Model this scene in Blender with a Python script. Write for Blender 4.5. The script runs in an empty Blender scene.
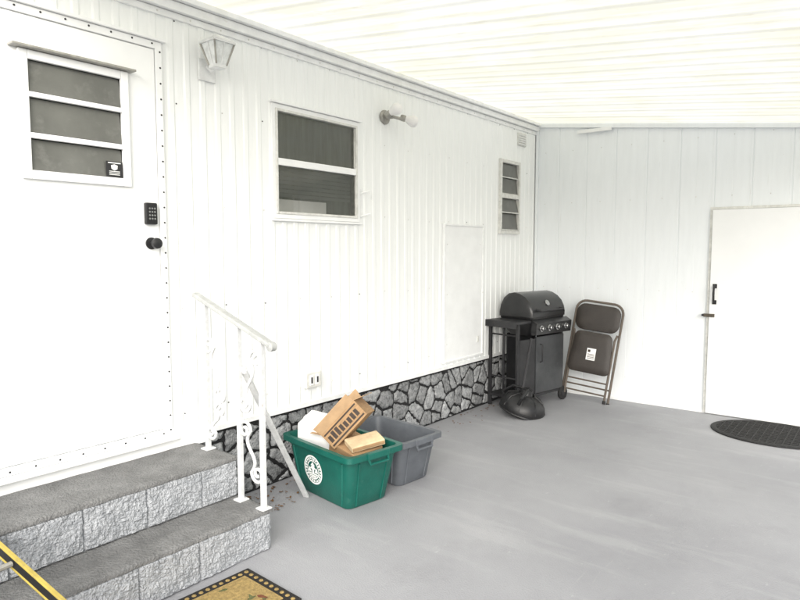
import bpy, math, random
from mathutils import Vector, Matrix, Euler, noise
random.seed(7)
R=math.radians
scene=bpy.context.scene
COL=scene.collection

# ---------------------------------------------------------------- materials
def M(name,col,rough=.5,metal=0.,var=.08,scale=6,bump=0.,bscale=60,col2=None,stretch=(1,1,1),coat=0.,lo=.35,hi=.65,detail=6,spots=None,attr=None):
    m=bpy.data.materials.new(name); m.use_nodes=True
    nt=m.node_tree; n=nt.nodes; l=nt.links; b=n["Principled BSDF"]
    b.inputs["Roughness"].default_value=rough; b.inputs["Metallic"].default_value=metal
    if coat: b.inputs["Coat Weight"].default_value=coat
    tc=n.new("ShaderNodeTexCoord"); mp=n.new("ShaderNodeMapping"); mp.inputs["Scale"].default_value=stretch
    l.new(tc.outputs["Object"],mp.inputs["Vector"])
    nz=n.new("ShaderNodeTexNoise"); nz.inputs["Scale"].default_value=scale; nz.inputs["Detail"].default_value=detail
    nz.inputs["Roughness"].default_value=.6
    l.new(mp.outputs["Vector"],nz.inputs["Vector"])
    rp=n.new("ShaderNodeValToRGB"); e=rp.color_ramp.elements
    e[0].position=lo; e[1].position=hi
    c2=col2 if col2 else tuple(min(1,c*(1+var)) for c in col)
    c1=col if col2 else tuple(c*(1-var) for c in col)
    e[0].color=(*c1,1); e[1].color=(*c2,1)
    l.new(nz.outputs["Fac"],rp.inputs["Fac"])
    out=rp.outputs["Color"]
    if spots:   # (color, scale, threshold, amount, stretch)
        for (sc,ss,th,am,st) in spots:
            mp2=n.new("ShaderNodeMapping"); mp2.inputs["Scale"].default_value=st
            mp2.inputs["Location"].default_value=(ss*.37,ss*.11,ss*.23)
            l.new(tc.outputs["Object"],mp2.inputs["Vector"])
            z=n.new("ShaderNodeTexNoise"); z.inputs["Scale"].default_value=ss; z.inputs["Detail"].default_value=5; z.inputs["Roughness"].default_value=.65
            l.new(mp2.outputs["Vector"],z.inputs["Vector"])
            r2=n.new("ShaderNodeValToRGB"); r2.color_ramp.elements[0].position=th; r2.color_ramp.elements[1].position=min(1,th+.13)
            r2.color_ramp.elements[0].color=(0,0,0,1); r2.color_ramp.elements[1].color=(am,am,am,1)
            l.new(z.outputs["Fac"],r2.inputs["Fac"])
            mx=n.new("ShaderNodeMix"); mx.data_type='RGBA'
            l.new(r2.outputs["Color"],mx.inputs[0]); l.new(out,mx.inputs[6]); mx.inputs[7].default_value=(*sc,1)
            out=mx.outputs[2]
    if attr:
        at=n.new("ShaderNodeAttribute"); at.attribute_name=attr
        mx=n.new("ShaderNodeMix"); mx.data_type='RGBA'; mx.blend_type='MULTIPLY'; mx.inputs[0].default_value=1
        l.new(out,mx.inputs[6]); l.new(at.outputs["Color"],mx.inputs[7]); out=mx.outputs[2]
    l.new(out,b.inputs["Base Color"])
    if bump:
        bz=n.new("ShaderNodeTexNoise"); bz.inputs["Scale"].default_value=bscale; bz.inputs["Detail"].default_value=4
        l.new(mp.outputs["Vector"] if stretch!=(1,1,1) else tc.outputs["Object"],bz.inputs["Vector"])
        bp=n.new("ShaderNodeBump"); bp.inputs["Strength"].default_value=bump; bp.inputs["Distance"].default_value=.02
        l.new(bz.outputs["Fac"],bp.inputs["Height"]); l.new(bp.outputs["Normal"],b.inputs["Normal"])
    return m

m_siding=M("painted_siding",(.88,.895,.89),.42,var=.02,scale=5,stretch=(1,6,.7),bump=.04,bscale=30,
    spots=[((.70,.71,.67),9,.62,.3,(1,5,.5)),((.5,.48,.42),70,.70,.5,(1,1,1))])
m_endwall=M("painted_end_wall",(.85,.88,.90),.5,var=.02,scale=4,stretch=(5,1,.6),bump=.04,bscale=25,
    spots=[((.68,.69,.66),14,.64,.4,(4,1,.35)),((.35,.30,.22),45,.71,.7,(1,1,.4))])
m_white=M("white_paint",(.86,.87,.87),.4,var=.03,scale=8,bump=.03)
m_door=M("white_door_paint",(.87,.88,.88),.35,var=.02,scale=3,bump=.02,bscale=15)
m_trim=M("aluminium_trim",(.84,.85,.85),.4,var=.05,scale=12,spots=[((.50,.48,.42),25,.64,.5,(1,.4,1))])
m_old=M("weathered_white_frame",(.68,.68,.65),.5,var=.12,scale=20,spots=[((.3,.29,.25),40,.6,.5,(1,1,1))])
m_ceil=M("roof_pan_paint",(.90,.89,.82),.5,var=.02,scale=1.6,stretch=(.5,3,1),bump=.05,bscale=10,
    spots=[((.80,.77,.60),3.2,.50,.5,(.5,2.2,1)),((.64,.58,.42),8,.61,.5,(.5,2.4,1)),((.84,.82,.66),1.0,.46,.6,(1,1,1)),((.48,.42,.30),30,.66,.5,(.5,1,1))])
nt=m_ceil.node_tree; b=nt.nodes["Principled BSDF"]; o_=nt.nodes["Material Output"]
tr_=nt.nodes.new("ShaderNodeBsdfTranslucent"); mx=nt.nodes.new("ShaderNodeMixShader"); mx.inputs[0].default_value=.68  # translucency added so daylight through the roof brightens the carport
src=b.inputs["Base Color"].links[0].from_socket; nt.links.new(src,tr_.inputs[0])
nt.links.new(b.outputs[0],mx.inputs[1]); nt.links.new(tr_.outputs[0],mx.inputs[2]); nt.links.new(mx.outputs[0],o_.inputs[0])
m_floor=M("painted_concrete",(.285,.287,.303),.62,scale=1.1,col2=(.345,.347,.363),bump=.25,bscale=120,detail=12,
    spots=[((.44,.44,.45),2.6,.54,.32,(.35,2.2,1)),((.22,.22,.23),1.9,.58,.28,(1,1,1)),((.54,.54,.54),26,.65,.45,(1,.5,1)),((.16,.155,.15),60,.68,.7,(1,1,1)),((.46,.46,.46),9,.67,.45,(3,.3,1))])
m_drive=M("driveway_concrete",(.55,.54,.52),.8,var=.1,scale=1.5,bump=.2)
m_grass=M("lawn_grass",(.07,.11,.035),.9,scale=8,col2=(.12,.15,.05),bump=.6,bscale=80)
m_tread=M("worn_grey_tread",(.140,.140,.138),.85,scale=7,col2=(.21,.21,.207),bump=.7,bscale=90,detail=10,
    spots=[((.32,.32,.32),16,.62,.5,(1,1,1)),((.09,.09,.088),9,.62,.5,(1,1,1))])
m_block=M("painted_split_block",(.34,.355,.375),.8,scale=20,col2=(.46,.475,.495),bump=.9,bscale=110,
    spots=[((.18,.185,.195),45,.58,.8,(1,1,1)),((.62,.64,.66),34,.66,.5,(1,1,1))])
m_stone=M("painted_skirting_stone",(.24,.248,.255),.7,scale=24,col2=(.50,.51,.52),bump=.9,bscale=80,attr="tone",
    spots=[((.10,.105,.11),38,.54,.85,(1,1,1)),((.74,.74,.74),44,.60,.75,(1,1,1))])
m_black=M("black_mortar_paint",(.012,.012,.013),.7,var=.3,scale=30,bump=.3)
m_iron=M("white_wrought_iron",(.60,.61,.61),.45,var=.10,scale=30,bump=.1,spots=[((.26,.19,.13),40,.64,.8,(1,1,1))])
m_railg=M("grey_handrail_paint",(.40,.41,.40),.5,var=.1,scale=25,bump=.1)
m_green=M("green_recycling_plastic",(.004,.10,.076),.42,var=.12,scale=8,bump=.06,bscale=90,spots=[((.05,.16,.13),24,.60,.45,(1,1,1))])
m_grey=M("grey_recycling_plastic",(.105,.115,.13),.5,var=.12,scale=9,bump=.06,bscale=90,spots=[((.20,.21,.22),28,.62,.4,(1,1,1))])
m_print=M("white_print",(.86,.88,.86),.6,var=.04,scale=60)
m_card=M("cardboard",(.36,.225,.115),.85,var=.14,scale=14,bump=.15,bscale=120,stretch=(1,1,6))
m_cardin=M("cardboard_inside",(.45,.30,.17),.9,var=.1,scale=14)
m_paper=M("cream_paper",(.62,.48,.30),.8,var=.15,scale=14,bump=.2,bscale=30)
m_foam=M("white_carton_paper",(.86,.85,.84),.7,var=.04,scale=9,bump=.1,bscale=20)
m_ink=M("dark_brown_ink",(.04,.026,.019),.6,var=.2,scale=40)
m_gblack=M("black_enamel",(.014,.014,.015),.33,var=.2,scale=10,coat=.2,spots=[((.05,.05,.048),30,.6,.5,(1,1,1))])
m_gmat=M("black_painted_steel",(.022,.022,.024),.5,var=.2,scale=12,spots=[((.06,.058,.055),24,.6,.5,(1,1,1))])
m_gpanel=M("graphite_cabinet_panel",(.065,.068,.072),.42,.3,var=.2,scale=5,spots=[((.11,.11,.11),18,.6,.5,(1,1,1))])
m_steel=M("brushed_steel",(.45,.45,.45),.3,1.,var=.1,scale=12)
m_alum=M("painted_aluminium",(.74,.75,.75),.4,.1,var=.12,scale=14)
m_fit=M("grey_metal_fitting",(.36,.35,.32),.4,.3,var=.2,scale=24)
m_bronzed=M("dark_bronze_fitting",(.10,.085,.065),.45,.3,var=.15,scale=20)
m_rubber=M("black_rubber",(.014,.014,.014),.75,var=.3,scale=30,bump=.3)
m_vinyl=M("brown_vinyl",(.036,.030,.026),.5,var=.15,scale=9,bump=.15,bscale=140)
m_bronze=M("bronze_tube",(.135,.112,.092),.42,.35,var=.12,scale=15)
m_bplastic=M("black_plastic",(.012,.012,.013),.42,var=.2,scale=14,bump=.05,spots=[((.045,.045,.042),18,.6,.5,(1,1,1))])
m_dark=M("dark_interior",(.02,.02,.019),.9,var=.2)
m_curtain=M("window_screen_fabric",(.27,.28,.25),.9,var=.12,scale=5,stretch=(1,5,.6),bump=.2,bscale=12)
m_blind=M("blind_slats",(.32,.325,.30),.7,var=.1,scale=3)
m_pane=M("dusty_jalousie_pane",(.125,.127,.116),.16,var=.18,scale=3,spots=[((.18,.18,.168),12,.55,.5,(1,1,1))])
m_coir=M("coir",(.50,.35,.13),.95,var=.25,scale=60,bump=1.,bscale=220)
m_matb=M("dark_mat_border",(.02,.018,.016),.9,var=.3,scale=60,bump=.8,bscale=200)
m_leaf=M("mat_leaf_green",(.13,.14,.05),.95,var=.3,scale=60,bump=.8,bscale=200)
m_red=M("mat_berry_red",(.22,.07,.03),.95,var=.2,scale=60,bump=.8,bscale=200)
m_yellow=M("yellow_fibreglass",(.44,.34,.07),.55,var=.15,scale=12,spots=[((.25,.20,.08),25,.56,.7,(1,1,1))])
m_debris=M("dry_leaf",(.16,.085,.035),.9,var=.3,scale=20)
def glassm():
    m=bpy.data.materials.new("window_glass"); m.use_nodes=True; nt=m.node_tree; n=nt.nodes; l=nt.links
    for x in list(n): n.remove(x)
    o=n.new("ShaderNodeOutputMaterial"); t=n.new("ShaderNodeBsdfTransparent"); g=n.new("ShaderNodeBsdfGlossy"); mx=n.new("ShaderNodeMixShader")
    t.inputs[0].default_value=(.90,.91,.89,1); g.inputs["Roughness"].default_value=.02
    lw=n.new("ShaderNodeFresnel"); lw.inputs["IOR"].default_value=1.6
    nz=n.new("ShaderNodeTexNoise"); nz.inputs["Scale"].default_value=3
    bp=n.new("ShaderNodeBump"); bp.inputs["Strength"].default_value=.08; bp.inputs["Distance"].default_value=.02
    l.new(nz.outputs["Fac"],bp.inputs["Height"]); l.new(bp.outputs["Normal"],g.inputs["Normal"])
    l.new(lw.outputs[0],mx.inputs[0]); l.new(t.outputs[0],mx.inputs[1]); l.new(g.outputs[0],mx.inputs[2]); l.new(mx.outputs[0],o.inputs[0])
    return m
m_glass=glassm()
m_lglass=M("frosted_lamp_glass",(.78,.80,.80),.10,var=.14,scale=24,coat=.6)

# ---------------------------------------------------------------- mesh builder
class MB:
    def __init__(s): s.v=[];s.f=[];s.m=[];s.mats=[];s.smooth=[]
    def mi(s,mat):
        if mat not in s.mats: s.mats.append(mat)
        return s.mats.index(mat)
    def add(s,vs,fs,mat,mtx=None,smooth=False):
        o=len(s.v); k=s.mi(mat)
        for v in vs:
            v=Vector(v); s.v.append(mtx@v if mtx else v)
        for f in fs: s.f.append([i+o for i in f]); s.m.append(k); s.smooth.append(smooth)
    def box(s,a,b,mat,mtx=None,bev=0.):
        x0,y0,z0=a;x1,y1,z1=b
        if bev<=0:
            vs=[(x0,y0,z0),(x1,y0,z0),(x1,y1,z0),(x0,y1,z0),(x0,y0,z1),(x1,y0,z1),(x1,y1,z1),(x0,y1,z1)]
            fs=[(0,3,2,1),(4,5,6,7),(0,1,5,4),(1,2,6,5),(2,3,7,6),(3,0,4,7)]
            s.add(vs,fs,mat,mtx); return
        import bmesh
        bm=bmesh.new(); bmesh.ops.create_cube(bm,size=1)
        for v in bm.verts: v.co=Vector(((x0+x1)/2+v.co.x*(x1-x0),(y0+y1)/2+v.co.y*(y1-y0),(z0+z1)/2+v.co.z*(z1-z0)))
        bmesh.ops.bevel(bm,geom=bm.edges[:],offset=bev,segments=2,profile=.6,affect='EDGES')
        bm.verts.index_update()
        s.add([v.co.copy() for v in bm.verts],[[v.index for v in f.verts] for f in bm.faces],mat,mtx); bm.free()
    def tube(s,pts,r,mat,seg=8,mtx=None,caps=True,closed=False,flat=None):
        pts=[Vector(p) for p in pts]; n=len(pts)
        t0=(pts[1]-pts[0]).normalized(); up=Vector((0,0,1)) if abs(t0.z)<.9 else Vector((1,0,0))
        nrm=(up-t0*up.dot(t0)).normalized(); vs=[];fs=[]
        for i,p in enumerate(pts):
            if closed: t=(pts[(i+1)%n]-pts[i-1]).normalized()
            else: t=(pts[min(i+1,n-1)]-pts[max(i-1,0)]).normalized()
            nrm=(nrm-t*nrm.dot(t)).normalized(); bi=t.cross(nrm)
            rr=r[i] if isinstance(r,(list,tuple)) else r
            for k in range(seg):
                a=2*math.pi*(k+.5)/seg
                fx,fy=(1,1) if not flat else flat
                vs.append(p+nrm*math.cos(a)*rr*fx+bi*math.sin(a)*rr*fy)
        m=n if closed else n-1
        for i in range(m):
            j=(i+1)%n
            for k in range(seg):
                k2=(k+1)%seg
                fs.append((i*seg+k,i*seg+k2,j*seg+k2,j*seg+k))
        if caps and not closed:
            fs.append(tuple(range(seg))[::-1]); fs.append(tuple((n-1)*seg+k for k in range(seg)))
        s.add(vs,fs,mat,mtx,smooth=seg>4)
    def lathe(s,prof,mat,mtx=None,seg=24,a0=0,a1=2*math.pi,smooth=True):
        vs=[];fs=[];full=abs(a1-a0-2*math.pi)<1e-4; ns=seg if full else seg+1
        for (r,z) in prof:
            for k in range(ns):
                a=a0+(a1-a0)*k/seg; vs.append((r*math.cos(a),r*math.sin(a),z))
        for i in range(len(prof)-1):
            for k in range(seg):
                k2=(k+1)%ns
                fs.append((i*ns+k,i*ns+k2,(i+1)*ns+k2,(i+1)*ns+k))
        s.add(vs,fs,mat,mtx,smooth)
    def prism(s,poly,h0,h1,mat,mtx=None,axis='x'):
        def P(a,b,h):
            return {'x':(h,a,b),'y':(a,h,b),'z':(a,b,h)}[axis]
        n=len(poly); vs=[P(a,b,h0) for a,b in poly]+[P(a,b,h1) for a,b in poly]
        fs=[tuple(range(n))[::-1],tuple(range(n,2*n))]+[(i,(i+1)%n,n+(i+1)%n,n+i) for i in range(n)]
        s.add(vs,fs,mat,mtx)
    def loft(s,rings,mat,mtx=None,cap0=False,cap1=False,smooth=True):
        n=len(rings[0]); vs=[p for r in rings for p in r]; fs=[]
        for i in range(len(rings)-1):
            for k in range(n):
                fs.append((i*n+k,i*n+(k+1)%n,(i+1)*n+(k+1)%n,(i+1)*n+k))
        if cap0: fs.append(tuple(range(n))[::-1])
        if cap1: fs.append(tuple((len(rings)-1)*n+k for k in range(n)))
        s.add(vs,fs,mat,mtx,smooth)
    def finish(s,name,parent=None,recalc=True):
        me=bpy.data.meshes.new(name); me.from_pydata([tuple(v) for v in s.v],[],s.f)
        for m in s.mats: me.materials.append(m)
        me.polygons.foreach_set("material_index",s.m); me.polygons.foreach_set("use_smooth",s.smooth)
        me.update()
        if recalc:
            import bmesh
            bm=bmesh.new(); bm.from_mesh(me); bmesh.ops.recalc_face_normals(bm,faces=bm.faces[:])
            for e in bm.edges:
                if len(e.link_faces)==2 and e.calc_face_angle(0)>R(38): e.smooth=False
            bm.to_mesh(me); bm.free()
        ob=bpy.data.objects.new(name,me); COL.objects.link(ob)
        if parent: ob.parent=parent
        return ob
def empty(name,label,cat,loc=(0,0,0),rot=(0,0,0),parent=None,group=None):
    e=bpy.data.objects.new(name,None); COL.objects.link(e); e.location=loc; e.rotation_euler=rot; e.empty_display_size=.1
    if parent: e.parent=parent
    else:
        e["label"]=label; e["category"]=cat
    if group: e["group"]=group
    return e
def top(ob,label,cat,group=None):
    ob["label"]=label; ob["category"]=cat
    if group: ob["group"]=group
    return ob
def T(loc=(0,0,0),rot=(0,0,0),sc=(1,1,1)):
    return Matrix.LocRotScale(Vector(loc),Euler(rot),Vector(sc))
def rrect(w,h,r,n=4,cx=0,cy=0):
    pts=[]
    for (sx,sy,a0) in [(1,-1,-90),(1,1,0),(-1,1,90),(-1,-1,180)]:
        for i in range(n+1):
            a=R(a0+90*i/n); pts.append((cx+sx*(w/2-r)+r*math.cos(a),cy+sy*(h/2-r)+r*math.sin(a)))
    return pts

ENDY=6.42
def roofz(x): return 2.93-.118*x

# ---------------------------------------------------------------- ground
g=MB(); S=400
g.add([(-S,-S,-.06),(S,-S,-.06),(S,S,-.06),(-S,S,-.06)],[(0,1,2,3)],m_grass); o=g.finish("ground"); o["kind"]="structure"
g=MB(); g.add([(4.0,-30,-.03),(14,-30,-.03),(14,14,-.03),(4.0,14,-.03)],[(0,1,2,3)],m_drive)
g.add([(-.0,-30,-.03),(4.0,-30,-.03),(4.0,-4.5,-.03),(-.0,-4.5,-.03)],[(0,1,2,3)],m_drive)
o=g.finish("driveway"); o["kind"]="structure"
g=MB()
nx,ny=40,110
vs=[(-.2+4.2*i/nx,-4.5+11.2*j/ny, noise.noise(Vector((i*.21,j*.21,0)))*.0025) for j in range(ny+1) for i in range(nx+1)]
fs=[(j*(nx+1)+i,j*(nx+1)+i+1,(j+1)*(nx+1)+i+1,(j+1)*(nx+1)+i) for j in range(ny) for i in range(nx)]
g.add(vs,fs,m_floor,smooth=True)
b=[(-.2,-4.5),(4.0,-4.5),(4.0,6.7),(-.2,6.7)]
g.add([(x,y,0) for x,y in b]+[(x,y,-.12) for x,y in b],[(0,1,5,4),(1,2,6,5),(2,3,7,6),(3,0,4,7)],m_floor)
o=g.finish("carport_floor",recalc=False); o["kind"]="structure"

# ---------------------------------------------------------------- mobile home
home=empty("mobile_home","white ribbed metal mobile home with stone skirting beside carport","mobile home",(0,2,0))
def H(mb,name,parent=None,**k):
    for v in mb.v: v.y-=2
    return mb.finish(name,parent or home,**k)
SB=.50; ST=2.96
openings=[(1.22,1.70,1.90,2.43),(2.69,3.48,1.77,2.46),(5.61,5.99,1.74,2.43)]
y=-4.0; per=.1; brk=[]
while y<6.42:
    brk+=[(y,.012),(y+.055,.012),(y+.065,.0175),(y+.090,.0175)]
    y+=per
brk.append((6.43,.012))
def snap(v): return min(range(len(brk)),key=lambda i:abs(brk[i][0]-v))
ops=[(snap(a),snap(b),c,d) for a,b,c,d in openings]
zs=sorted({SB,ST,*[o[2] for o in ops],*[o[3] for o in ops],1.3})
g=MB(); nb=len(brk)
vs=[(brk[i][1]+.0022*noise.noise(Vector((brk[i][0]*1.7,z*1.3,3))),brk[i][0],z) for z in zs for i in range(nb)]
fs=[]
for k in range(len(zs)-1):
    zm=(zs[k]+zs[k+1])/2
    for i in range(nb-1):
        if any(a<=i<b and c<zm<d for a,b,c,d in ops): continue
        fs.append((k*nb+i,k*nb+i+1,(k+1)*nb+i+1,(k+1)*nb+i))
g.add(vs,fs,m_siding)
g.box((-.01,-4,SB-.03),(.024,6.42,SB+.0),m_trim)
def screw(mb,x,y,z,r=.006,mat=m_old,ax='x'):
    mtx=T((x,y,z),(0,R(90),0) if ax=='x' else (R(90),0,0))
    mb.lathe([(r,0),(r*.8,.003),(0.0,.004)],mat,mtx,seg=6)
for zr in (.62,1.22,1.80,2.36,2.80):
    yy=1.98
    while yy<6.35:
        if not any(o[0]-.05<yy<o[1]+.05 and o[2]-.05<zr<o[3]+.05 for o in openings): screw(g,.013,yy+.027,zr+random.uniform(-.01,.01),.0045,m_gmat if random.random()<.3 else m_old)
        yy+=.3
H(g,"siding",recalc=False)
g=MB()
g.box((-3.6,-4,.5),(-.02,6.6,.55),m_siding); 
g.box((-3.6,-4,.5),(-3.5,6.6,2.95),m_siding); g.box((-3.5,-4,.55),(-.02,-3.9,2.95),m_siding); g.box((-3.5,6.5,.55),(-.02,6.6,2.95),m_siding)
g.box((-3.7,-4.1,2.97),(-.03,6.7,3.06),m_trim)
H(g,"home_body")
# stone skirting
g=MB()
g.box((-.06,-4,-.02),(-.012,6.42,SB-.03),m_black)
def clip(poly,nx_,ny_,d):
    out=[]
    for i in range(len(poly)):
        p=poly[i];q=poly[(i+1)%len(poly)]
        a=p[0]*nx_+p[1]*ny_-d; b_=q[0]*nx_+q[1]*ny_-d
        if a<=0: out.append(p)
        if a*b_<0:
            t=a/(a-b_); out.append((p[0]+t*(q[0]-p[0]),p[1]+t*(q[1]-p[1])))
    return out
seeds=[]
cy=.175; cz=.13
for j in range(-1,5):
    for i in range(int(7.5/cy)):
        seeds.append((-.9+(i+.5*(j%2))*cy+random.uniform(-.085,.085), .05+j*cz+random.uniform(-.06,.06)))
tones=[1.]*len(g.v)
for a in seeds:
    if a[1]<-.05 or a[1]>.52: continue
    poly=[(a[0]-.4,.016),(a[0]+.4,.016),(a[0]+.4,SB-.055),(a[0]-.4,SB-.055)]
    for b_ in seeds:
        dx,dy=b_[0]-a[0],b_[1]-a[1]; L=math.hypot(dx,dy)
        if L<1e-6 or L>.5: continue
        ux,uy=dx/L,dy/L
        poly=clip(poly,ux,uy,(a[0]+b_[0])/2*ux+(a[1]+b_[1])/2*uy-.0115)
        if len(poly)<3: break
    if len(poly)<3: continue
    pp=[]
    for i in range(len(poly)):
        p=poly[i];q=poly[(i+1)%len(poly)]; L=math.hypot(q[0]-p[0],q[1]-p[1])
        k=max(1,int(L/.012))
        for t in range(k): pp.append((p[0]+(q[0]-p[0])*t/k,p[1]+(q[1]-p[1])*t/k))
    cx_=sum(p[0] for p in pp)/len(pp); cz_=sum(p[1] for p in pp)/len(pp)
    if len(pp)<5: continue
    def W(p,s,h):
        w=noise.noise(Vector((p[0]*40,p[1]*40,1)))*.014; w2=noise.noise(Vector((p[0]*40,p[1]*40,9)))*.014
        q=(cx_+(p[0]-cx_)*s+w*s,min(SB-.05,max(.006,cz_+(p[1]-cz_)*s+w2*s)))
        return (h+noise.noise(Vector((p[0]*24*s,p[1]*24*s,5)))*.004*(1 if h>-.005 else 0),q[0],q[1])
    hh=random.uniform(-.003,.003); n=len(pp)
    vs=[W(p,1,-.013) for p in pp]+[W(p,.97,hh-.002) for p in pp]+[W(p,.75,hh) for p in pp]+[W(p,.4,hh+.001) for p in pp]+[(hh+.001,cx_,cz_)]
    fs=[]
    for r_ in range(3):
        for k in range(n): fs.append((r_*n+k,r_*n+(k+1)%n,(r_+1)*n+(k+1)%n,(r_+1)*n+k))
    for k in range(n): fs.append((3*n+k,3*n+(k+1)%n,4*n))
    g.add(vs,fs,m_stone,smooth=True); tn=random.uniform(.6,1.15); tones+= [tn]*len(vs)
ob=H(g,"stone_skirting",recalc=False)
ca=ob.data.color_attributes.new("tone",'FLOAT_COLOR','POINT')
for i,t in enumerate(tones): ca.data[i].color=(t,t,t,1)
g=MB()
g.box((.0,-4,2.80),(.028,6.42,2.835),m_trim,bev=.003)
g.box((.0,-4,2.838),(.055,6.42,2.885),m_trim,bev=.004)
g.box((.0,-4,2.888),(.085,6.42,2.918),m_trim,bev=.004)
yy=-3.9
while yy<6.4: screw(g,.028,yy,2.818,.006); yy+=.2
H(g,"eave_trim")
win=empty("window","","",(0,0,0),parent=home)
def Hw(mb,name,par): 
    for v in mb.v: v.y-=2
    return mb.finish(name,par)
g=MB(); y0,y1,z0,z1=2.67,3.50,1.755,2.48
def frame(mb,y0,y1,z0,z1,t,x0,x1,mat,bev=.003):
    mb.box((x0,y0,z0),(x1,y0+t,z1),mat,bev=bev); mb.box((x0,y1-t,z0),(x1,y1,z1),mat,bev=bev)
    mb.box((x0,y0+t,z1-t),(x1,y1-t,z1),mat,bev=bev); mb.box((x0,y0+t,z0),(x1,y1-t,z0+t),mat,bev=bev)
frame(g,y0,y1,z0,z1,.028,.0,.030,m_white)
frame(g,y0+.028,y1-.028,z0+.028,z1-.028,.016,-.03,.036,m_old)
g.box((-.03,y0+.044,2.095),(.034,y1-.044,2.140),m_white,bev=.003)
g.box((.0,y0-.015,z1+.002),(.045,y1+.015,z1+.016),m_white,bev=.003)
g.box((.0,y0-.01,z0-.018),(.04,y1+.01,z0-.002),m_white,bev=.003)
Hw(g,"frame",win)
g=MB()
for (xx,za,zb) in [(.010,2.142,z1-.046),(.018,z0+.046,2.093)]:
    g.add([(xx,y0+.046,za),(xx,y1-.046,za),(xx,y1-.046,zb),(xx,y0+.046,zb)],[(0,1,2,3)],m_glass)
for v in g.v: v.y-=2
g.finish("glass",win,recalc=False)
g=MB()
g.box((-.026,y0+.04,2.10),(-.020,y1-.04,z1-.04),m_curtain)
g.box((-.030,y0+.04,z0+.03),(-.024,y1-.04,2.12),m_curtain)
for k in range(7):
    zz=1.90+k*.028
    g.add([(-.0235,y0+.05,zz),(-.0235,y1-.05,zz),(-.016,y1-.05,zz+.020),(-.016,y0+.05,zz+.020)],[(0,1,2,3)],m_blind)
Hw(g,"blind",win)
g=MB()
g.add([(.008+.004*math.sin(i*1.9),y0+.052+i*.026,z) for z in (1.80,1.880) for i in range(18)],[(i,i+1,19+i,18+i) for i in range(17)],m_foam,smooth=True)  # white strip behind the lower pane, stands in for a bright reflection
Hw(g,"pane_reflection",win)
g=MB(); g.box((.012,3.515,1.79),(.018,3.535,2.0),m_trim); g.tube([(.015,3.525,1.97),(.06,3.58,1.99),(.05,3.60,1.93)],.006,m_trim,6); g.tube([(.015,3.525,1.80),(.07,3.57,1.82)],.006,m_trim,6)
H(g,"bracket")
w3=empty("louvre_window","","",(0,0,0),parent=home)
g=MB(); y0,y1,z0,z1=5.59,6.01,1.715,2.46
frame(g,y0,y1,z0,z1,.032,.0,.045,m_old)
g.box((0,y0+.03,2.075),(.045,y1-.03,2.115),m_old,bev=.003)
Hw(g,"frame",w3)
g=MB()
for k,(za,zb,tl) in enumerate([(2.285,2.42,.016),(2.12,2.28,.016),(1.93,2.07,.030),(1.755,1.925,.022)]):
    g.add([(.012,y0+.035,zb),(.012,y1-.035,zb),(.012+tl,y1-.035,za),(.012+tl,y0+.035,za)],[(0,1,2,3)],m_pane)
    g.box((.010+tl,y0+.034,za-.004),(.016+tl,y1-.034,za+.006),m_old)
Hw(g,"glass",w3)
g=MB(); g.box((-.06,y0,z0),(-.05,y1,z1),m_curtain); Hw(g,"screen",w3)
g=MB(); y0,y1,z0,z1=4.62,5.27,.545,1.77
g.box((.015,y0,z0),(.030,y1,z1),m_white,bev=.003)
frame(g,y0-.015,y1+.015,z0-.015,z1+.015,.018,.013,.040,m_trim)
for zz in (.7,1.15,1.6): screw(g,.030,y0+.04,zz); screw(g,.030,y1-.04,zz)
g.box((.03,y1-.09,.66),(.038,y1-.06,.72),m_old,bev=.002)
H(g,"access_panel")
g=MB(); g.box((.012,2.93,.60),(.042,3.07,.705),m_old,bev=.004)
for yy in (2.958,3.012):
    g.box((.040,yy,.618),(.048,yy+.032,.688),m_white,bev=.002); g.box((.046,yy+.009,.632),(.050,yy+.023,.674),m_gmat)
H(g,"electric_outlet")
g=MB(); g.box((.012,5.97,2.64),(.03,6.15,2.77),m_old,bev=.003)
for k in range(5): g.box((.03,5.98,2.652+k*.023),(.042,6.14,2.66+k*.023),m_trim)
H(g,"wall_vent")
door=empty("door","","",(0,0,0),parent=home)
g=MB(); y0,y1,z0,z1=.92,1.915,.52,2.65
frame(g,y0,y1,z0,z1,.038,.012,.034,m_white,bev=.003)
g.box((.01,y0-.02,z1+.002),(.05,y1+.02,z1+.018),m_white,bev=.003)
for k in range(26):
    zz=z0+.03+k*.082
    if zz<z1: screw(g,.034,y1-.012,zz,.0055,m_gmat); screw(g,.034,y0+.012,zz,.0055,m_gmat)
for k in range(9): screw(g,.034,y0+.06+k*.11,z1-.014,.0055,m_gmat); screw(g,.034,y0+.06+k*.11,z0+.016,.0055,m_gmat)
g.box((.012,y0-.6,.426),(.040,y1+.22,z0-.004),m_white,bev=.003)
g.box((.012,y0+.04,z0-.022),(.075,y1+.02,z0-.003),m_white,bev=.004)
Hw(g,"frame",door)
g=MB(); a,b_,c,d=y0+.044,y1-.044,z0+.044,z1-.044
wy0,wy1,wz0,wz1=1.215,1.700,1.89,2.44
for (p,q,r_,s_) in [(a,wy0,c,d),(wy1,b_,c,d),(wy0,wy1,c,wz0),(wy0,wy1,wz1,d)]:
    g.add([(.030,p,r_),(.030,q,r_),(.030,q,s_),(.030,p,s_)],[(0,1,2,3)],m_door)
for (p,q) in [((a,c),(a,d)),((b_,c),(b_,d)),((a,d),(b_,d)),((a,c),(b_,c))]:
    g.add([(.030,*p),(.030,*q),(-.01,*q),(-.01,*p)],[(0,1,2,3)],m_door)
g.box((-.02,a-.02,c-.02),(-.012,wy0,d+.02),m_dark); g.box((-.02,wy1,c-.02),(-.012,b_+.02,d+.02),m_dark)
Hw(g,"leaf",door)
g=MB()
frame(g,wy0-.015,wy1+.015,wz0-.015,wz1+.012,.040,.030,.050,m_door,bev=.004)
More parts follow.
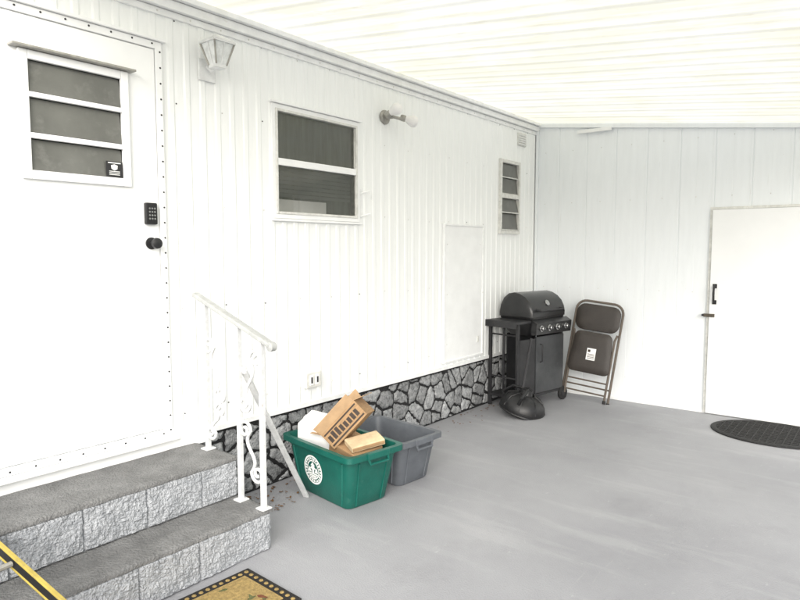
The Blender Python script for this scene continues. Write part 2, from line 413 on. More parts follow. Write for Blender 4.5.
g.box((.03,wy0-.05,wz1+.014),(.085,wy1+.04,wz1+.025),m_fit,bev=.003)
g.box((.028,wy0+.025,2.06),(.05,wy1-.025,2.085),m_door,bev=.003); g.box((.028,wy0+.025,2.245),(.05,wy1-.025,2.268),m_door,bev=.003)
for (za,zb) in [(1.915,2.057),(2.088,2.242),(2.271,2.411)]:
    g.add([(.024,wy0+.026,zb),(.024,wy1-.026,zb),(.040,wy1-.026,za),(.040,wy0+.026,za)],[(0,1,2,3)],m_pane)
g.box((-.03,wy0-.02,wz0-.02),(-.02,wy1+.02,wz1+.02),m_dark)
Hw(g,"door_window",door)
g=MB(); g.box((.0425,1.585,1.918),(.0445,1.670,1.995),m_gmat)
g.box((.0446,1.595,1.985),(.0452,1.660,1.990),m_print); 
for k in range(3): g.box((.0446,1.600,1.928+k*.008),(.0452,1.655,1.931+k*.008),m_print)
g.prism([(1.610,1.975),(1.627,1.981),(1.644,1.975),(1.642,1.958),(1.627,1.950),(1.612,1.958)],.0446,.0452,m_print)
Hw(g,"sticker",door)
g=MB(); g.box((.030,1.785,1.685),(.058,1.850,1.80),m_bplastic,bev=.008)
for r_ in range(4):
    for c_ in range(3):
        g.lathe([(.005,0),(.005,.003),(0,.004)],m_steel,T((.058,1.803+c_*.0145,1.715+r_*.018),(0,R(90),0)),seg=8)
Hw(g,"keypad_lock",door)
g=MB(); g.lathe([(.032,0),(.032,.008),(.013,.012),(.012,.035),(.024,.042),(.030,.055),(.027,.068),(.014,.075),(0,.076)],m_bplastic,T((.030,1.822,1.585),(0,R(90),0)),seg=20)
Hw(g,"door_knob",door)

# ---------------------------------------------------------------- roof
car=empty("carport_roof","cream white ribbed carport roof with white posts, translucency added for light","roof",(3.6,2.5,0))
g=MB(); prof=[]; y=.9; k=0
while y<6.5:
    h=.006 if k%2 else .003
    prof+=[(y,0),(y+.075,.0),(y+.092,h*.5),(y+.105,h),(y+.118,h),(y+.131,h*.5),(y+.148,0)]
    y+=.152; k+=1
n=len(prof)
xs=[.04+3.81*i/14 for i in range(15)]
vs=[(x-3.6,yy-2.5,roofz(x)+h+.004*noise.noise(Vector((x*1.1,yy*1.5,2)))) for x in xs for yy,h in prof]
fs=[(k*n+i,k*n+i+1,(k+1)*n+i+1,(k+1)*n+i) for k in range(14) for i in range(n-1)]
g.add(vs,fs,m_ceil,smooth=True)
g.finish("roof_panel",car,recalc=False)
g=MB(); g.box((.26,-1.65,roofz(3.88)-.08),(.31,4.05,roofz(3.88)+.08),m_white,bev=.004); 
g.finish("fascia",car)
for yy in (-1.5,1.2,3.7):
    g=MB(); g.box((.0,yy-.04,0),(.08,yy+.04,roofz(3.6)-.03),m_white,bev=.005); g.finish("post",car)

# ---------------------------------------------------------------- end wall
ew=empty("end_wall","pale off-white vertical metal panel wall closing the carport","wall",(1.8,ENDY,0))
g=MB(); cols=[]; x=-.02
while x<3.75:
    cols+=[(x,0),(x+.003,.006),(x+.007,.006),(x+.010,0),(x+.149,0),(x+.152,.0015),(x+.155,0),(x+.285,0),(x+.288,.002),(x+.291,0)]
    x+=.307
n=len(cols); rows=[0,.25,.5,.75,1]
vs=[(c[0]-1.8,c[1],.012+(roofz(c[0])+.015)*t) for t in rows for c in cols]
fs=[(k*n+i,k*n+i+1,(k+1)*n+i+1,(k+1)*n+i) for k in range(4) for i in range(n-1)]
g.add(vs,fs,m_endwall)
for k in range(12):
    xx=.13+k*.307
    for zz in (.25,1.15,2.05,2.6): screw(g,xx-1.8,-.001,zz,.005,m_old,'y')
g.finish("panelling",ew,recalc=False)
g=MB()
vs=[]
for x_ in (.03,3.7):
    for (yy,zz) in [(-.03,-.045),(-.03,.012),(-.002,.012),(-.002,-.045)]: vs.append((x_-1.8,yy,roofz(x_)+zz))
g.add(vs,[(0,1,5,4),(1,2,6,5),(2,3,7,6),(3,0,4,7),(0,3,2,1),(4,5,6,7)],m_endwall)
g.box((.50-1.8,-.05,roofz(.7)-.09),(.86-1.8,-.031,roofz(.7)-.055),m_white,bev=.004)
g.box((.03-1.8,-.010,.001),(3.7-1.8,-.002,.030),m_trim)
g.box((.026-1.8,-.03,.03),(.05-1.8,-.002,2.86),m_endwall,bev=.003)
g.finish("trim",ew)
dd=empty("door","","",(0,0,0),parent=ew)
g=MB(); g.box((1.825-1.8,-.040,.012),(2.73-1.8,-.006,1.92),m_door,bev=.004); g.finish("leaf",dd)
g=MB(); g.box((1.80-1.8,-.02,.012),(1.822-1.8,-.003,1.945),m_old); g.box((2.733-1.8,-.02,.012),(2.76-1.8,-.003,1.945),m_white); g.box((1.822-1.8,-.022,1.923),(2.733-1.8,-.003,1.945),m_old)
g.finish("frame",dd)
g=MB(); g.tube([(.068,-.045,1.22),(.066,-.075,1.20),(.066,-.085,1.14),(.066,-.075,1.08),(.068,-.045,1.06)],.010,m_bplastic,8)
g.box((.050,-.048,1.195),(.086,-.040,1.235),m_bplastic,bev=.003); g.box((.050,-.048,1.045),(.086,-.040,1.085),m_bplastic,bev=.003)
g.finish("handle",dd)
g=MB(); g.box((-.02,-.055,.925),(.075,-.041,.955),m_bronzed,bev=.003); g.box((-.035,-.06,.93),(-.015,-.02,.95),m_gmat,bev=.003)
g.finish("latch",dd)

# ---------------------------------------------------------------- steps
st=empty("front_steps","two grey split-face block steps with worn concrete treads","steps",(.34,1.2,0))
def splitface(mb,org,U,V,N,lenu,lenv,bl,seed,mat):
    k=0; u=0
    while u<lenu-.01:
        w=min(bl,lenu-u); w= w if lenu-u-w>.05 else lenu-u
        nu=max(4,int(w/.009)); nv=max(4,int(lenv/.009)); vs=[]
        for j in range(nv+1):
            for i in range(nu+1):
                a=i/nu; b2=j/nv
                e=min(1,min(a,1-a)*w/.010,min(b2,1-b2)*lenv/.008)
                P=Vector(org)+Vector(U)*(u+a*w)+Vector(V)*(b2*lenv)
                q=P+Vector((seed,k*3,0))
                h=(.008+noise.noise(q*14)*.006+abs(noise.noise(q*33))*.009+noise.noise(q*75)*.006)*e-.003*(1-e)
                vs.append(P+Vector(N)*h)
        fs=[(j*(nu+1)+i,j*(nu+1)+i+1,(j+1)*(nu+1)+i+1,(j+1)*(nu+1)+i) for j in range(nv) for i in range(nu)]
        mb.add(vs,fs,mat,smooth=False); u+=w; k+=1
O=Vector((.34,1.2,0))
def stepmesh(x0,x1,y0,y1,z0,z1,seed,firstw):
    gb=MB()
    zt=z1-.022
    gb.box((x0,y0,z0),(x1-.004,y1-.004,zt),m_block)
    splitface(gb,(x1,y1,z0),(0,-1,0),(0,0,1),(1,0,0),firstw,zt-z0,firstw,seed,m_block)
    splitface(gb,(x1,y1-firstw,z0),(0,-1,0),(0,0,1),(1,0,0),y1-y0-firstw,zt-z0,.30,seed+9,m_block)
    splitface(gb,(x0,y1,z0),(1,0,0),(0,0,1),(0,1,0),x1-x0,zt-z0,.40,seed+5,m_block)
    for v in gb.v: v-=O
    gt=MB(); nx=int((x1-x0+.02)/.02); ny=int((y1-y0+.02)/.02); vs=[]
    X0,X1,Y0,Y1=x0,x1+.012,y0,y1+.012
    for j in range(ny+1):
        for i in range(nx+1):
            px=X0+(X1-X0)*i/nx; py=Y0+(Y1-Y0)*j/ny
            ee=1 if (i==nx or j==ny) else 0
            P=Vector((px,py,z1))
            px+= (noise.noise(P*20)*.007 if i==nx else 0); py+=(noise.noise(P*21)*.007 if j==ny else 0)
            vs.append((px,py,z1+noise.noise(P*9)*.003-ee*.006))
    fs=[(j*(nx+1)+i,j*(nx+1)+i+1,(j+1)*(nx+1)+i+1,(j+1)*(nx+1)+i) for j in range(ny) for i in range(nx)]
    base=len(vs)
    for j in range(ny+1):
        v=vs[j*(nx+1)+nx]; vs.append((v[0]-.004,v[1],zt-.002))
    for j in range(ny): fs.append((j*(nx+1)+nx,base+j,base+j+1,(j+1)*(nx+1)+nx))
    b2=len(vs)
    for i in range(nx+1):
        v=vs[ny*(nx+1)+i]; vs.append((v[0],v[1]-.004,zt-.002))
    for i in range(nx): fs.append((ny*(nx+1)+i,ny*(nx+1)+i+1,b2+i+1,b2+i))
    gt.add(vs,fs,m_tread,smooth=True)
    for v in gt.v: v-=O
    return gb,gt
gb,gt=stepmesh(.005,.415,.3,2.055,.220,.440,1,.22)
gb.box((.005-.34,.3-1.2,0),(.405-.34,2.045-1.2,.219),m_block)
gb.finish("upper_block_course",st,recalc=False); gt.finish("upper_tread",st,recalc=False)
gb,gt=stepmesh(.41,.68,.3,2.06,.0,.218,20,.42)
gb.finish("lower_block_course",st,recalc=False); gt.finish("lower_tread",st,recalc=False)

# ---------------------------------------------------------------- handrail
hr=empty("handrail","white wrought iron handrail with scrolls on the steps","handrail",(.45,2.03,.218))
HO=Vector((.45,2.03,.218))
def fin(mb,name,par,O_):
    for v in mb.v: v-=O_
    return mb.finish(name,par)
def strut(mb,p,q,w,t,mat):
    p=Vector(p);q=Vector(q); d=q-p; L=d.length
    rot=d.to_track_quat('Z','Y').to_matrix().to_4x4(); mtx=Matrix.Translation((p+q)/2)@rot
    mb.box((-w/2,-t/2,-L/2),(w/2,t/2,L/2),mat,mtx,bev=.002)
def rz(x): return 1.30-(x-.12)*.355
g=MB(); g.box((-.5,-.022,-.012),(0.5,.022,.012),m_railg,T(((.11+.75)/2,2.03,(rz(.11)+rz(.75))/2),(0,math.atan(.355),0),(.68,1,1)),bev=.006)
g.lathe([(0,-.02),(.024,-.015),(.024,.015),(0,.02)],m_railg,T((.75,2.03,rz(.75)-.006),(R(90),0,0)),seg=14)
fin(g,"rail",hr,HO)
for (x,zb) in [(.20,.440),(.485,.218),(.67,.218)]:
    g=MB(); g.box((x-.012,2.018,zb),(x+.012,2.042,rz(x)-.008),m_iron,bev=.002); g.box((x-.03,2.0,zb),(x+.03,2.06,zb+.008),m_iron,bev=.002)
    fin(g,"post",hr,HO)
def spiral(cx,cz,r0,a0,turns,dirn,n=26,shrink=.22):
    return [(cx+(r0*(1-(1-shrink)*i/n))*math.cos(a0+dirn*2*math.pi*turns*i/n),2.03,cz+(r0*(1-(1-shrink)*i/n))*math.sin(a0+dirn*2*math.pi*turns*i/n)) for i in range(n+1)]
def sscroll(x,zt,zb,r,flip,r2=None):
    mb=MB(); r2=r2 or r
    t_=spiral(x+flip*r,zt-r,r,R(180 if flip>0 else 0),1.3,-flip)
    b_=spiral(x-flip*r2,zb+r2,r2,R(0 if flip>0 else 180),1.3,-flip)
    mb.tube(t_[::-1]+[(x+flip*.03*math.sin(math.pi*2*k/8),2.03,zt-r+(zb-zt+r+r2)*k/8) for k in range(1,8)]+b_,.009,m_iron,6); return mb
for args in [(.275,1.07,.72,.050,-1),(.275,.72,.50,.042,1),(.575,1.04,.70,.046,1),(.575,.66,.34,.050,-1)]:
    fin(sscroll(*args),"scroll",hr,HO)
g=MB(); strut(g,(.50,2.05,.92),(.335,2.64,.005),.036,.014,m_iron)
g.box((.475,2.043,.90),(.515,2.06,.94),m_iron,bev=.003)
fin(g,"brace",hr,HO)

# ---------------------------------------------------------------- wall lantern
lan=empty("wall_lantern","white wall lantern with faceted glass above the door","light",(.015,2.20,2.56))
g=MB(); g.box((0,-.055,-.05),(.018,.055,.07),m_alum,bev=.004); g.tube([(.015,0,.03),(.06,0,.00),(.11,0,.02)],.011,m_alum,8)
g.finish("bracket",lan)
g=MB()
def sq(h,z,c=.115): return [(c-h,-h,z),(c+h,-h,z),(c+h,h,z),(c-h,h,z)]
g.loft([sq(.032,.02),sq(.062,.135)],m_lglass,cap0=True,smooth=False); g.finish("glass_shade",lan)
g=MB()
g.loft([sq(.035,.005),sq(.035,.022)],m_alum,cap0=True,cap1=True,smooth=False)
g.loft([sq(.072,.135),sq(.072,.147),sq(.04,.17),sq(.015,.185)],m_alum,cap0=True,cap1=True,smooth=False)
for sx in (-1,1):
    for sy in (-1,1): g.tube([(.115+sx*.034,sy*.034,.02),(.115+sx*.066,sy*.066,.137)],.0055,m_fit,6)
for sy in (-1,1): g.tube([(.115,sy*.034,.02),(.115,sy*.065,.137)],.004,m_alum,6)
g.tube([(.149,0,.02),(.180,0,.137)],.004,m_alum,6)
g.finish("cage",lan)
sp=empty("spotlight","twin head security spotlight with pale bulbs on the siding","light",(.015,3.80,2.57))
g=MB(); g.lathe([(.055,0),(.055,.012),(.045,.022),(0,.026)],m_fit,T((0,0,0),(0,R(90),0)),seg=20); g.tube([(.02,0,0),(.07,.02,0)],.016,m_fit,8); g.finish("base",sp)
def head(loc,d):
    mb=MB(); mt=Matrix.Translation(Vector(loc))@Vector(d).to_track_quat('Z','Y').to_matrix().to_4x4()
    mb.lathe([(0,-.085),(.020,-.083),(.025,-.07),(.025,-.045),(.022,-.040)],m_fit,mt,seg=18)
    mb.lathe([(.021,-.041),(.026,-.028),(.036,-.010),(.044,.015),(.045,.030),(.038,.046),(.022,.057),(0,.061)],m_foam,mt,seg=18); return mb
head((.12,-.02,.035),(.85,.10,.35)).finish("lamp_head",sp)
head((.15,.14,-.02),(.75,.55,-.30)).finish("lamp_head",sp)
g=MB(); g.tube([(.07,-.015,.02),(.07,.02,0),(.10,.09,-.01)],.012,m_fit,8); g.finish("arm",sp)

# ---------------------------------------------------------------- bins
def makebin(name,label,loc,rotz,L,W,Hh,lb,wb,mat,logo):
    e=empty(name,label,"bin",loc,(0,0,rotz),group="recycling bins beside the steps")
    mb=MB()
    def ring(t,dl=0,z=None):
        l_=lb+(L-lb)*t+dl; w_=wb+(W-wb)*t+dl
        return [(x,y,(Hh*t if z is None else z)) for x,y in rrect(l_,w_,.045,4)]
    mb.loft([ring(0,-.02,.0),ring(0,0,.012),ring(.5),ring(.86),ring(.86,.012),ring(1,.014),ring(1,.05),ring(1,.052,Hh-.028),ring(1,.060,Hh-.028),ring(1,.060,Hh+.006),ring(1,.0,Hh+.006),ring(.9,-.012),ring(.4,-.012),ring(.03,-.012)],mat,cap0=True,cap1=True)
    for sy in (-1,1):
        for fx in ((-.40,.40) if logo else (-.36,-.12,.12,.36)):
            x0=lb*fx; x1=L*fx; yb=sy*(wb/2-.001); yt=sy*(wb/2+(W-wb)/2*.84+.002)
            strut(mb,(x0,yb,.015),(x0+(x1-x0)*.84,yt,Hh*.85),.012,.010,mat)
    for sx in (-1,1):
        for fy in (-.3,.3):
            y0=wb*fy; y1=W*fy; xb=sx*(lb/2-.001); xt=sx*(lb/2+(L-lb)/2*.84+.002)
            strut(mb,(xb,y0,.015),(xt,y0+(y1-y0)*.84,Hh*.85),.010,.012,mat)
    mb.finish("tub",e)
    for sx in (-1,1):
        h=MB(); x=sx*(L/2+.030)
        h.tube([(x,-.075,Hh-.02),(x+sx*.012,-.07,Hh-.055),(x+sx*.012,.07,Hh-.055),(x,.075,Hh-.02)],.009,mat,6)
        h.box((x-.012,-.085,Hh-.03),(x+.012,.085,Hh+.009),mat,bev=.006)
        h.finish("handle",e)
    if logo:
        q=MB(); sl=math.atan(((W-wb)/2)/Hh)
        zc=.175; yc=-(wb/2+(W-wb)/2*zc/Hh)-.003
        mt=T((-.055,yc,zc),(R(90)+sl,0,0),(1.17,1.17,1.17))
        def ann(r0,r1,n=40):
            vs=[];fs=[]
            for k in range(n):
                a=2*math.pi*k/n; vs+=[(r0*math.cos(a),r0*math.sin(a),0),(r1*math.cos(a),r1*math.sin(a),0)]
            for k in range(n): k2=(k+1)%n; fs.append((2*k,2*k+1,2*k2+1,2*k2))
            q.add(vs,fs,m_print,mt)
        ann(.072,.081); ann(.047,.053)
        for k in range(24):
            a=2*math.pi*k/24; rr=random.choice([(.055,.070),(.055,.070),(.059,.070)])
            w=.088
            q.add([(rr[0]*math.cos(a-w),rr[0]*math.sin(a-w),0),(rr[1]*math.cos(a-w),rr[1]*math.sin(a-w),0),(rr[1]*math.cos(a+w),rr[1]*math.sin(a+w),0),(rr[0]*math.cos(a+w),rr[0]*math.sin(a+w),0)],[(0,1,2,3)],m_print,mt)
        for poly in [[(-.009,-.018),(.009,-.018),(.009,.004),(-.009,.004)],[(0,.045),(-.020,.022),(.020,.022)],[(0,.030),(-.029,.004),(.029,.004)],
                     [(-.043,-.027),(.043,-.027),(.037,-.019),(-.037,-.019)],[(-.035,-.036),(.035,-.036),(.029,-.029),(-.029,-.029)],[(-.024,-.044),(.024,-.044),(.018,-.038),(-.018,-.038)],
                     [(-.045,-.014),(-.032,.016),(-.012,-.014)],[(.045,-.014),(.032,.018),(.012,-.014)]]:
            q.add([(a,b2,.0) for a,b2 in poly],[tuple(range(len(poly)))],m_print,mt@T((0,0,.0002*(len(q.v)%7))))
        q.finish("emblem",e,recalc=False)
    return e
makebin("recycling_bin","green plastic recycling bin with round white emblem holding cardboard",(.45,2.84,.002),R(-9),.66,.39,.345,.53,.32,m_green,True)
makebin("recycling_bin","empty grey plastic recycling bin beside the green bin",(.475,3.29,.002),R(-5),.58,.36,.31,.47,.30,m_grey,False)

cb=empty("cardboard_box","open brown cardboard box with dark printed side in green bin","box",(.53,2.88,.415),(R(-10),R(-48),R(32)))
g=MB(); a,b_,c=.155,.085,.12
t=.004
g.box((-a,-b_,0),(a,b_,t),m_card); g.box((-a,-b_,t),(-a+t,b_,c),m_card); g.box((a-t,-b_,t),(a,b_,c),m_card)
g.box((-a+t,-b_,t),(a-t,-b_+t,c),m_card); g.box((-a+t,b_-t,t),(a-t,b_,c),m_card)
g.box((-a+.02,-b_+.02,.02),(a-.02,b_-.02,c-.03),m_paper)
g.finish("carton",cb)
g=MB()
def flap(p0,p1,out,up,L):
    p0=Vector(p0);p1=Vector(p1);d=Vector(out)*L+Vector((0,0,up))
    g.add([p0,p1,p1+d,p0+d,p0+Vector((0,0,.004)),p1+Vector((0,0,.004)),p1+d+Vector((0,0,.004)),p0+d+Vector((0,0,.004))],[(0,1,2,3),(4,7,6,5),(0,4,5,1),(1,5,6,2),(2,6,7,3),(3,7,4,0)],m_cardin)
flap((-a,-b_,c),(a,-b_,c),(0,-.5,0),.055,.06); flap((-a,b_,c),(a,b_,c),(0,.6,0),.07,.06); flap((-a,-b_,c),(-a,b_,c),(-.7,0,0),.06,.06); flap((a,-b_,c),(a,b_,c),(1,0,0),-.03,.07)
g.finish("flap",cb)
g=MB()
for k in range(8):
    x=-a+.02+k*.034
    g.box((x,-b_-.0015,.035),(x+.024,-b_-.0002,.035+random.choice([.045,.055,.04])),m_ink)
g.box((-a+.01,-b_-.0015,.096),(a-.01,-b_-.0002,.106),m_ink); g.box((-a+.01,-b_-.0015,.012),(a-.01,-b_-.0002,.023),m_ink)
g.finish("printed_pattern",cb)
g=MB(); g.box((-.13,-.10,-.10),(.13,.10,.10),m_foam,bev=.008); g.box((-.131,-.02,.0995),(.131,.02,.1012),m_foam)
ob=g.finish("white_carton"); ob.location=(.28,2.84,.350); ob.rotation_euler=(R(12),R(8),R(20)); top(ob,"white cardboard carton lying in the green recycling bin","box")
g=MB(); g.box((-.11,-.07,-.018),(.11,.07,.018),m_paper,bev=.006); g.box((-.105,-.072,-.010),(.105,-.0701,.010),m_card)
ob=g.finish("paper_package"); ob.location=(.63,2.86,.362); ob.rotation_euler=(R(8),R(-8),R(62)); top(ob,"flat cream paper package resting on boxes in green bin","package")
g=MB(); g.box((-.17,-.11,-.06),(.17,.11,.06),m_card,bev=.005)
ob=g.finish("folded_carton"); ob.location=(.52,2.87,.280); ob.rotation_euler=(R(5),R(6),R(-12)); top(ob,"brown folded carton inside the green recycling bin","box")

# ---------------------------------------------------------------- grill
gr=empty("gas_grill","black gas barbecue grill with lid, knobs and side shelf","grill",(.27,5.76,0.002),(0,0,R(79)))
for (x,y) in [(-.36,-.17),(-.36,.17),(.34,-.17),(.34,.17)]:
    g=MB(); zb=.0 if x<0 else .06
    g.box((x-.014,y-.014,zb),(x+.014,y+.014,.84),m_gmat,bev=.003); g.finish("leg",gr)
g=MB(); g.box((-.43,-.20,.835),(-.19,.20,.862),m_gmat,bev=.006); g.box((-.44,-.21,.80),(-.43,.21,.866),m_gmat,bev=.003)
g.finish("side_shelf",gr)
g=MB(); g.box((.375,-.20,.835),(.40,.20,.862),m_gmat,bev=.006); g.box((.37,-.16,.60),(.385,.16,.83),m_gmat,bev=.004); g.finish("folded_shelf",gr)
g=MB(); g.box((-.375,-.19,.10),(.36,.19,.125),m_gmat,bev=.004)
g.tube([(-.36,-.17,.30),(-.36,.17,.30)],.009,m_gmat,6); g.tube([(-.36,-.17,.72),(-.36,.17,.72)],.009,m_gmat,6); g.box((-.37,-.01,.125),(-.355,.01,.83),m_gmat)
g.finish("base_shelf",gr)
g=MB(); g.box((-.10,-.195,.13),(.355,-.178,.695),m_gpanel,bev=.005); g.box((-.345,-.185,.13),(-.105,-.178,.68),m_gmat,bev=.003)
g.box((-.10,.17,.13),(.33,.178,.70),m_gmat); 
g.finish("cabinet_panel",gr)
g=MB(); g.tube([(-.04,-.20,.62),(-.04,-.225,.61),(-.04,-.225,.45),(-.04,-.20,.44)],.006,m_gmat,6); g.finish("door_handle",gr)
g=MB(); 
g.loft([[(x,y,.70) for x,y in rrect(.42,.26,.04,3,.08,0)],[(x,y,.80) for x,y in rrect(.52,.37,.04,3,.08,0)],[(x,y,.885) for x,y in rrect(.56,.40,.03,3,.08,0)]],m_gblack,cap0=True,cap1=True)
g.finish("firebox",gr)
g=MB()
prof=[(-.205,.888),(-.208,.93),(-.195,.985),(-.165,1.04),(-.115,1.085),(-.05,1.115),(.02,1.128),(.09,1.115),(.15,1.07),(.19,1.00),(.205,.93),(.205,.888)]
rings=[]
for (x,s) in [(-.205,.80),(-.20,.93),(-.185,1.0),(.345,1.0),(.36,.93),(.365,.80)]:
    rings.append([(x,y*s,.888+(z-.888)*s) for y,z in prof])
g.loft(rings,m_gblack,cap0=True,cap1=True); 
g.finish("lid",gr)
g=MB(); g.tube([(-.11,-.19,.965),(-.11,-.245,.955),(.27,-.245,.955),(.27,-.19,.965)],.011,m_gmat,8)
g.finish("lid_handle",gr)
g=MB(); g.lathe([(.030,0),(.030,.010),(.024,.013),(0,.013)],m_steel,T((.08,-.178,1.02),(R(60),0,0)),seg=20); g.finish("thermometer",gr)
g=MB(); g.add([(-.19,-.20,.87),(.385,-.20,.87),(.385,-.265,.835),(-.19,-.265,.835),(-.19,-.255,.725),(.385,-.255,.725),(-.19,-.20,.72),(.385,-.20,.72)],[(0,1,2,3),(3,2,5,4),(4,5,7,6),(0,3,4,6),(1,7,5,2),(0,6,7,1)],m_gblack)
g.finish("control_panel",gr)
for x in (-.11,.02,.15,.29):
    g=MB(); mt=T((x,-.262,.785),(R(86),0,0)); g.lathe([(.030,0),(.030,.004),(.022,.006),(.021,.028),(.017,.032),(0,.033)],m_steel,mt,seg=16); g.box((-.004,-.02,.03),(.004,.02,.037),m_gblack,mt); g.finish("knob",gr)
for y in (-.19,.19):
    g=MB(); g.lathe([(.02,-.018),(.055,-.018),(.068,-.012),(.072,0),(.068,.012),(.055,.018),(.02,.018)],m_rubber,T((.36,y*1.0,.072),(R(90),0,0)),seg=24); g.lathe([(0,-.02),(.03,-.02),(.03,.02),(0,.02)],m_gmat,T((.36,y,.072),(R(90),0,0)),seg=12); g.finish("wheel",gr)

# ---------------------------------------------------------------- trimmer
tr=empty("string_trimmer","black plastic trimmer with round guard leaning by the grill","tool",(.47,5.28,.002),(0,0,R(-40)))
g=MB()
mt=T((0,0,.045),(R(-14),R(10),0))
outer=[(.20,-.02),(.215,.0),(.215,.03),(.20,.075),(.165,.12),(.115,.15),(.07,.160)]
g.lathe(outer,m_bplastic,mt,seg=36); g.lathe([(.192,-.02),(.205,.03),(.155,.11),(.06,.148)],m_bplastic,mt,seg=36)
g.tube([(.208*math.cos(a),.208*math.sin(a),-.012) for a in [R(10*i) for i in range(36)]],.011,m_bplastic,6,mt,closed=True)
for k in range(8):
    a=R(45*k+10); g.tube([(.214*math.cos(a),.214*math.sin(a),.03),(.168*math.cos(a),.168*math.sin(a),.122),(.075*math.cos(a),.075*math.sin(a),.163)],.007,m_bplastic,6,mt)
g.finish("guard",tr)
g=MB(); g.lathe([(.07,.16),(.072,.18),(.06,.21),(.055,.24),(.03,.255),(0,.258)],m_bplastic,T((0,0,0),(R(-10),R(4),0)),seg=20); g.finish("motor_head",tr)
g=MB(); g.tube([(.16,-.10,.14),(.20,-.09,.20),(.15,-.01,.26),(.04,.05,.25)],.016,m_bplastic,8); g.tube([(-.15,-.10,.13),(-.20,-.11,.19),(-.14,-.03,.25),(-.03,.03,.24)],.014,m_bplastic,8); g.finish("handle",tr)
g=MB(); g.tube([(0,0,.2),(-.05,.06,.42),(-.12,.14,.70)],.013,m_gmat,8); g.finish("shaft",tr)

# ---------------------------------------------------------------- folding chair
ch=empty("folding_chair","brown folding chair leaning folded against the end wall","chair",(.735,6.13,.002),(R(-9.5),R(6),R(6)))
def arch(w,zt,zb,r,y0,y1,wb=None):
    wb=wb or w; pts=[(-wb/2,y0,zb)]
    n=6
    for i in range(n+1):
        a=R(180-90*i/n); pts.append((-w/2+r+r*math.cos(a),y1,zt-r+r*math.sin(a)))
    for i in range(n+1):
        a=R(90-90*i/n); pts.append((w/2-r+r*math.cos(a),y1,zt-r+r*math.sin(a)))
    pts.append((wb/2,y0,zb)); return pts
g=MB(); g.tube(arch(.475,1.03,.012,.10,0,.0,.475),.0125,m_bronze,8); g.tube([(-.23,0,.16),(.23,0,.16)],.009,m_bronze,6); 
for sx in (-1,1): g.lathe([(0,0),(.017,0),(.018,.03),(.014,.034)],m_rubber,T((sx*.2375,0,0)),seg=10)
g.finish("back_frame",ch)
g=MB(); 
for sx in (-1,1):
    g.tube([(sx*.205,-.035,.03),(sx*.205,-.03,.66),(sx*.22,-.012,.72)],.0115,m_bronze,8)
    g.lathe([(0,0),(.016,0),(.017,.03),(.013,.034)],m_rubber,T((sx*.205,-.035,.02)),seg=10)
g.tube([(-.205,-.035,.22),(.205,-.035,.22)],.009,m_bronze,6); g.tube([(-.205,-.035,.10),(.205,-.035,.10)],.009,m_bronze,6)
g.finish("front_leg_frame",ch)
def pad(pts2,y0,y1,bul,mat):
    mb=MB(); cx=sum(p[0] for p in pts2)/len(pts2); cz_=sum(p[1] for p in pts2)/len(pts2)
    def rg(s,y): return [(cx+(p[0]-cx)*s,y,cz_+(p[1]-cz_)*s) for p in pts2]
    mb.loft([rg(.97,y1),rg(1,y1-.004),rg(1,y0+.004),rg(.95,y0-.004),rg(.7,y0-bul*.7),rg(.3,y0-bul)],mat,cap0=True,cap1=True); return mb
pad(rrect(.445,.27,.085,5,0,.865),-.018,-.002,.012,m_vinyl).finish("backrest",ch)
sp_=[(x*(1-.12*(z-.30)/.38),z) for x,z in rrect(.43,.42,.06,5,0,.505)]
pad(sp_,-.068,-.050,.014,m_vinyl).finish("seat",ch)
g=MB(); g.box((-.035,-.0865,.43),(.055,-.0845,.55),m_foam) 
for k in range(4): g.box((-.025,-.0875,.445+k*.014),(.045,-.0866,.450+k*.014),m_ink)
g.box((-.025,-.0875,.51),(.0,-.0866,.535),m_ink)
g.finish("label_tag",ch)

# ---------------------------------------------------------------- mats
g=MB(); n=40
mt=T((2.43,6.0,.003))
ell=lambda rx,ry,z:[(rx*math.cos(2*math.pi*k/n),ry*math.sin(2*math.pi*k/n),z) for k in range(n)]
g.loft([ell(.47,.385,0),ell(.47,.385,.008),ell(.455,.37,.014),ell(.43,.345,.014),ell(.425,.34,.007)],m_rubber,mt,cap1=True)
for i in range(-6,7):
    yy=i*.052; w=.425*math.sqrt(max(0,1-(yy/.345)**2))
    if w>.05: g.tube([(-w,yy,.008),(w,yy,.008)],.007,m_rubber,5,mt)
for i in range(-7,8):
    xx=i*.055; w=.34*math.sqrt(max(0,1-(xx/.43)**2))
    if w>.05: g.tube([(xx,-w,.008),(xx,w,.008)],.006,m_rubber,5,mt)
ob=g.finish("rubber_mat"); top(ob,"oval black rubber mat in front of white door","mat")
g=MB(); mt=T((.955,1.475,.004),(0,0,R(-3)))
w,h=.19,.345
g.box((-w-.012,-h-.012,0),(w+.012,h+.012,.008),m_matb,mt,bev=.003); g.box((-w+.045,-h+.045,.0085),(w-.045,h-.045,.014),m_coir,mt,bev=.003)
for k in range(20):
    for sx in (-1,1):
        g.lathe([(.011,.0082),(.009,.0115),(0,.012)],m_coir,mt@T((sx*(w-.016),-h+.016+k*(2*h-.032)/19,0)),seg=8)
for k in range(1,9):
    for sy in (-1,1):
        g.lathe([(.011,.0082),(.009,.0115),(0,.012)],m_coir,mt@T((-w+.016+k*(2*w-.032)/9,sy*(h-.016),0)),seg=8)
for k in range(26):
    cx=random.uniform(-.11,.11); cy_=random.uniform(-.26,.26); an=random.uniform(0,6.28); L=random.uniform(.015,.03)
    lf=[(math.cos(a)*L,math.sin(a)*L*.38*(1+.3*math.cos(3*a)),0) for a in [2*math.pi*i/12 for i in range(12)]]
    g.add(lf,[tuple(range(12))],m_leaf if k%4 else m_red,mt@T((cx,cy_,.0146+k*.00005),(0,0,an)))
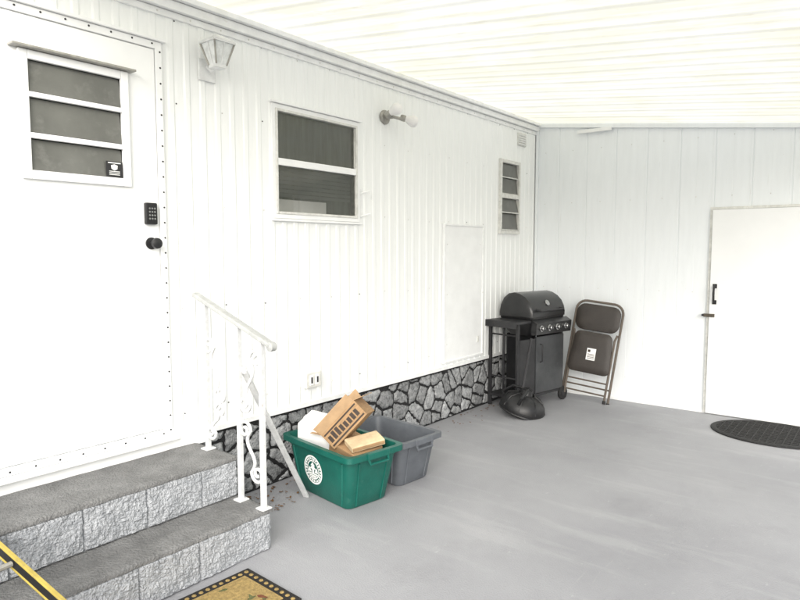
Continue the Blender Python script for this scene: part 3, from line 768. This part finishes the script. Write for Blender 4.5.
ob=g.finish("doormat",recalc=False); top(ob,"coir doormat with dark dotted border and leaf pattern","doormat")

# ---------------------------------------------------------------- ladder
ld=empty("ladder","yellow and black ladder resting across the block steps","ladder",(1.6,1.07,.0))
LO=Vector((1.6,1.07,0))
pA=Vector((.18,.822,.50)); pB=Vector((1.62,1.074,.035))
side=Vector((.172,-.985,0))*.36
d=(pB-pA).normalized(); up=Vector((0,0,1)); up=(up-d*up.dot(d)).normalized()
for s_ in (0,1):
    g=MB(); a=pA+side*s_; b_=pB+side*s_
    rot=Matrix((d,up.cross(d),up)).transposed().to_4x4(); mtx=Matrix.Translation((a+b_)/2)@rot; L=(b_-a).length
    g.box((-L/2,-.008,-.026),(L/2,.008,-.017),m_yellow,mtx,bev=.002); g.box((-L/2,-.008,.017),(L/2,.008,.026),m_yellow,mtx,bev=.002); g.box((-L/2,-.006,-.017),(L/2,.004,.017),m_bplastic,mtx)
    fin(g,"rail",ld,LO)
for k in range(4):
    g=MB(); p=pA+(pB-pA)*((k+.15)/4); g.tube([p+side*.03,p+side*.97],.011,m_fit,8); fin(g,"rung",ld,LO)

g=MB()
for k in range(170):
    if k<110: x=.03+abs(random.gauss(0,.10)); y=random.uniform(2.1,6.3)
    else: x=random.uniform(.05,.35); y=random.gauss(2.42,.14)
    s=random.uniform(.006,.017); a=random.uniform(0,6.28); mt=T((x,y,.006),(random.uniform(-.3,.3),random.uniform(-.3,.3),a),(s,s*.5,s))
    g.add([(-1,0,0),(-.3,1,.1),(.6,.7,0),(1,0,.2),(.5,-.8,0),(-.4,-.9,.1)],[(0,1,2,3,4,5)],m_debris,mt)
ob=g.finish("leaf_litter",recalc=False); ob["kind"]="stuff"

# ---------------------------------------------------------------- light, world, camera
SE,SA=R(29),R(-54)     # sun elevation; azimuth measured from +x counter-clockwise
sd=Vector((math.cos(SE)*math.cos(SA),math.cos(SE)*math.sin(SA),math.sin(SE)))
s=bpy.data.lights.new("sun",'SUN'); s.energy=4.8; s.angle=R(56); s.color=(1,.985,.96)
so=bpy.data.objects.new("sun",s); COL.objects.link(so); so.rotation_euler=sd.to_track_quat('Z','Y').to_euler(); so.location=(0,0,12)
w=bpy.data.worlds.new("World"); scene.world=w; w.use_nodes=True; nt=w.node_tree
bg=nt.nodes["Background"]; sky=nt.nodes.new("ShaderNodeTexSky"); sky.sky_type='NISHITA'; sky.sun_disc=False
sky.sun_elevation=SE; sky.sun_rotation=math.pi/2-SA; sky.dust_density=3.0; sky.air_density=1.2; sky.ozone_density=1.6
hs=nt.nodes.new("ShaderNodeHueSaturation"); hs.inputs["Saturation"].default_value=.6
nt.links.new(sky.outputs[0],hs.inputs["Color"]); nt.links.new(hs.outputs[0],bg.inputs[0]); bg.inputs[1].default_value=.15
cam=bpy.data.cameras.new("camera"); co=bpy.data.objects.new("camera",cam); COL.objects.link(co)
co.location=(3.161,0,1.55); co.rotation_euler=(R(90-4.57),0,R(38.2)); cam.lens=28.17; cam.sensor_width=36; cam.clip_start=.05; cam.clip_end=2000
scene.camera=co
scene.view_settings.view_transform='Standard'; scene.view_settings.look='None'; scene.view_settings.exposure=0
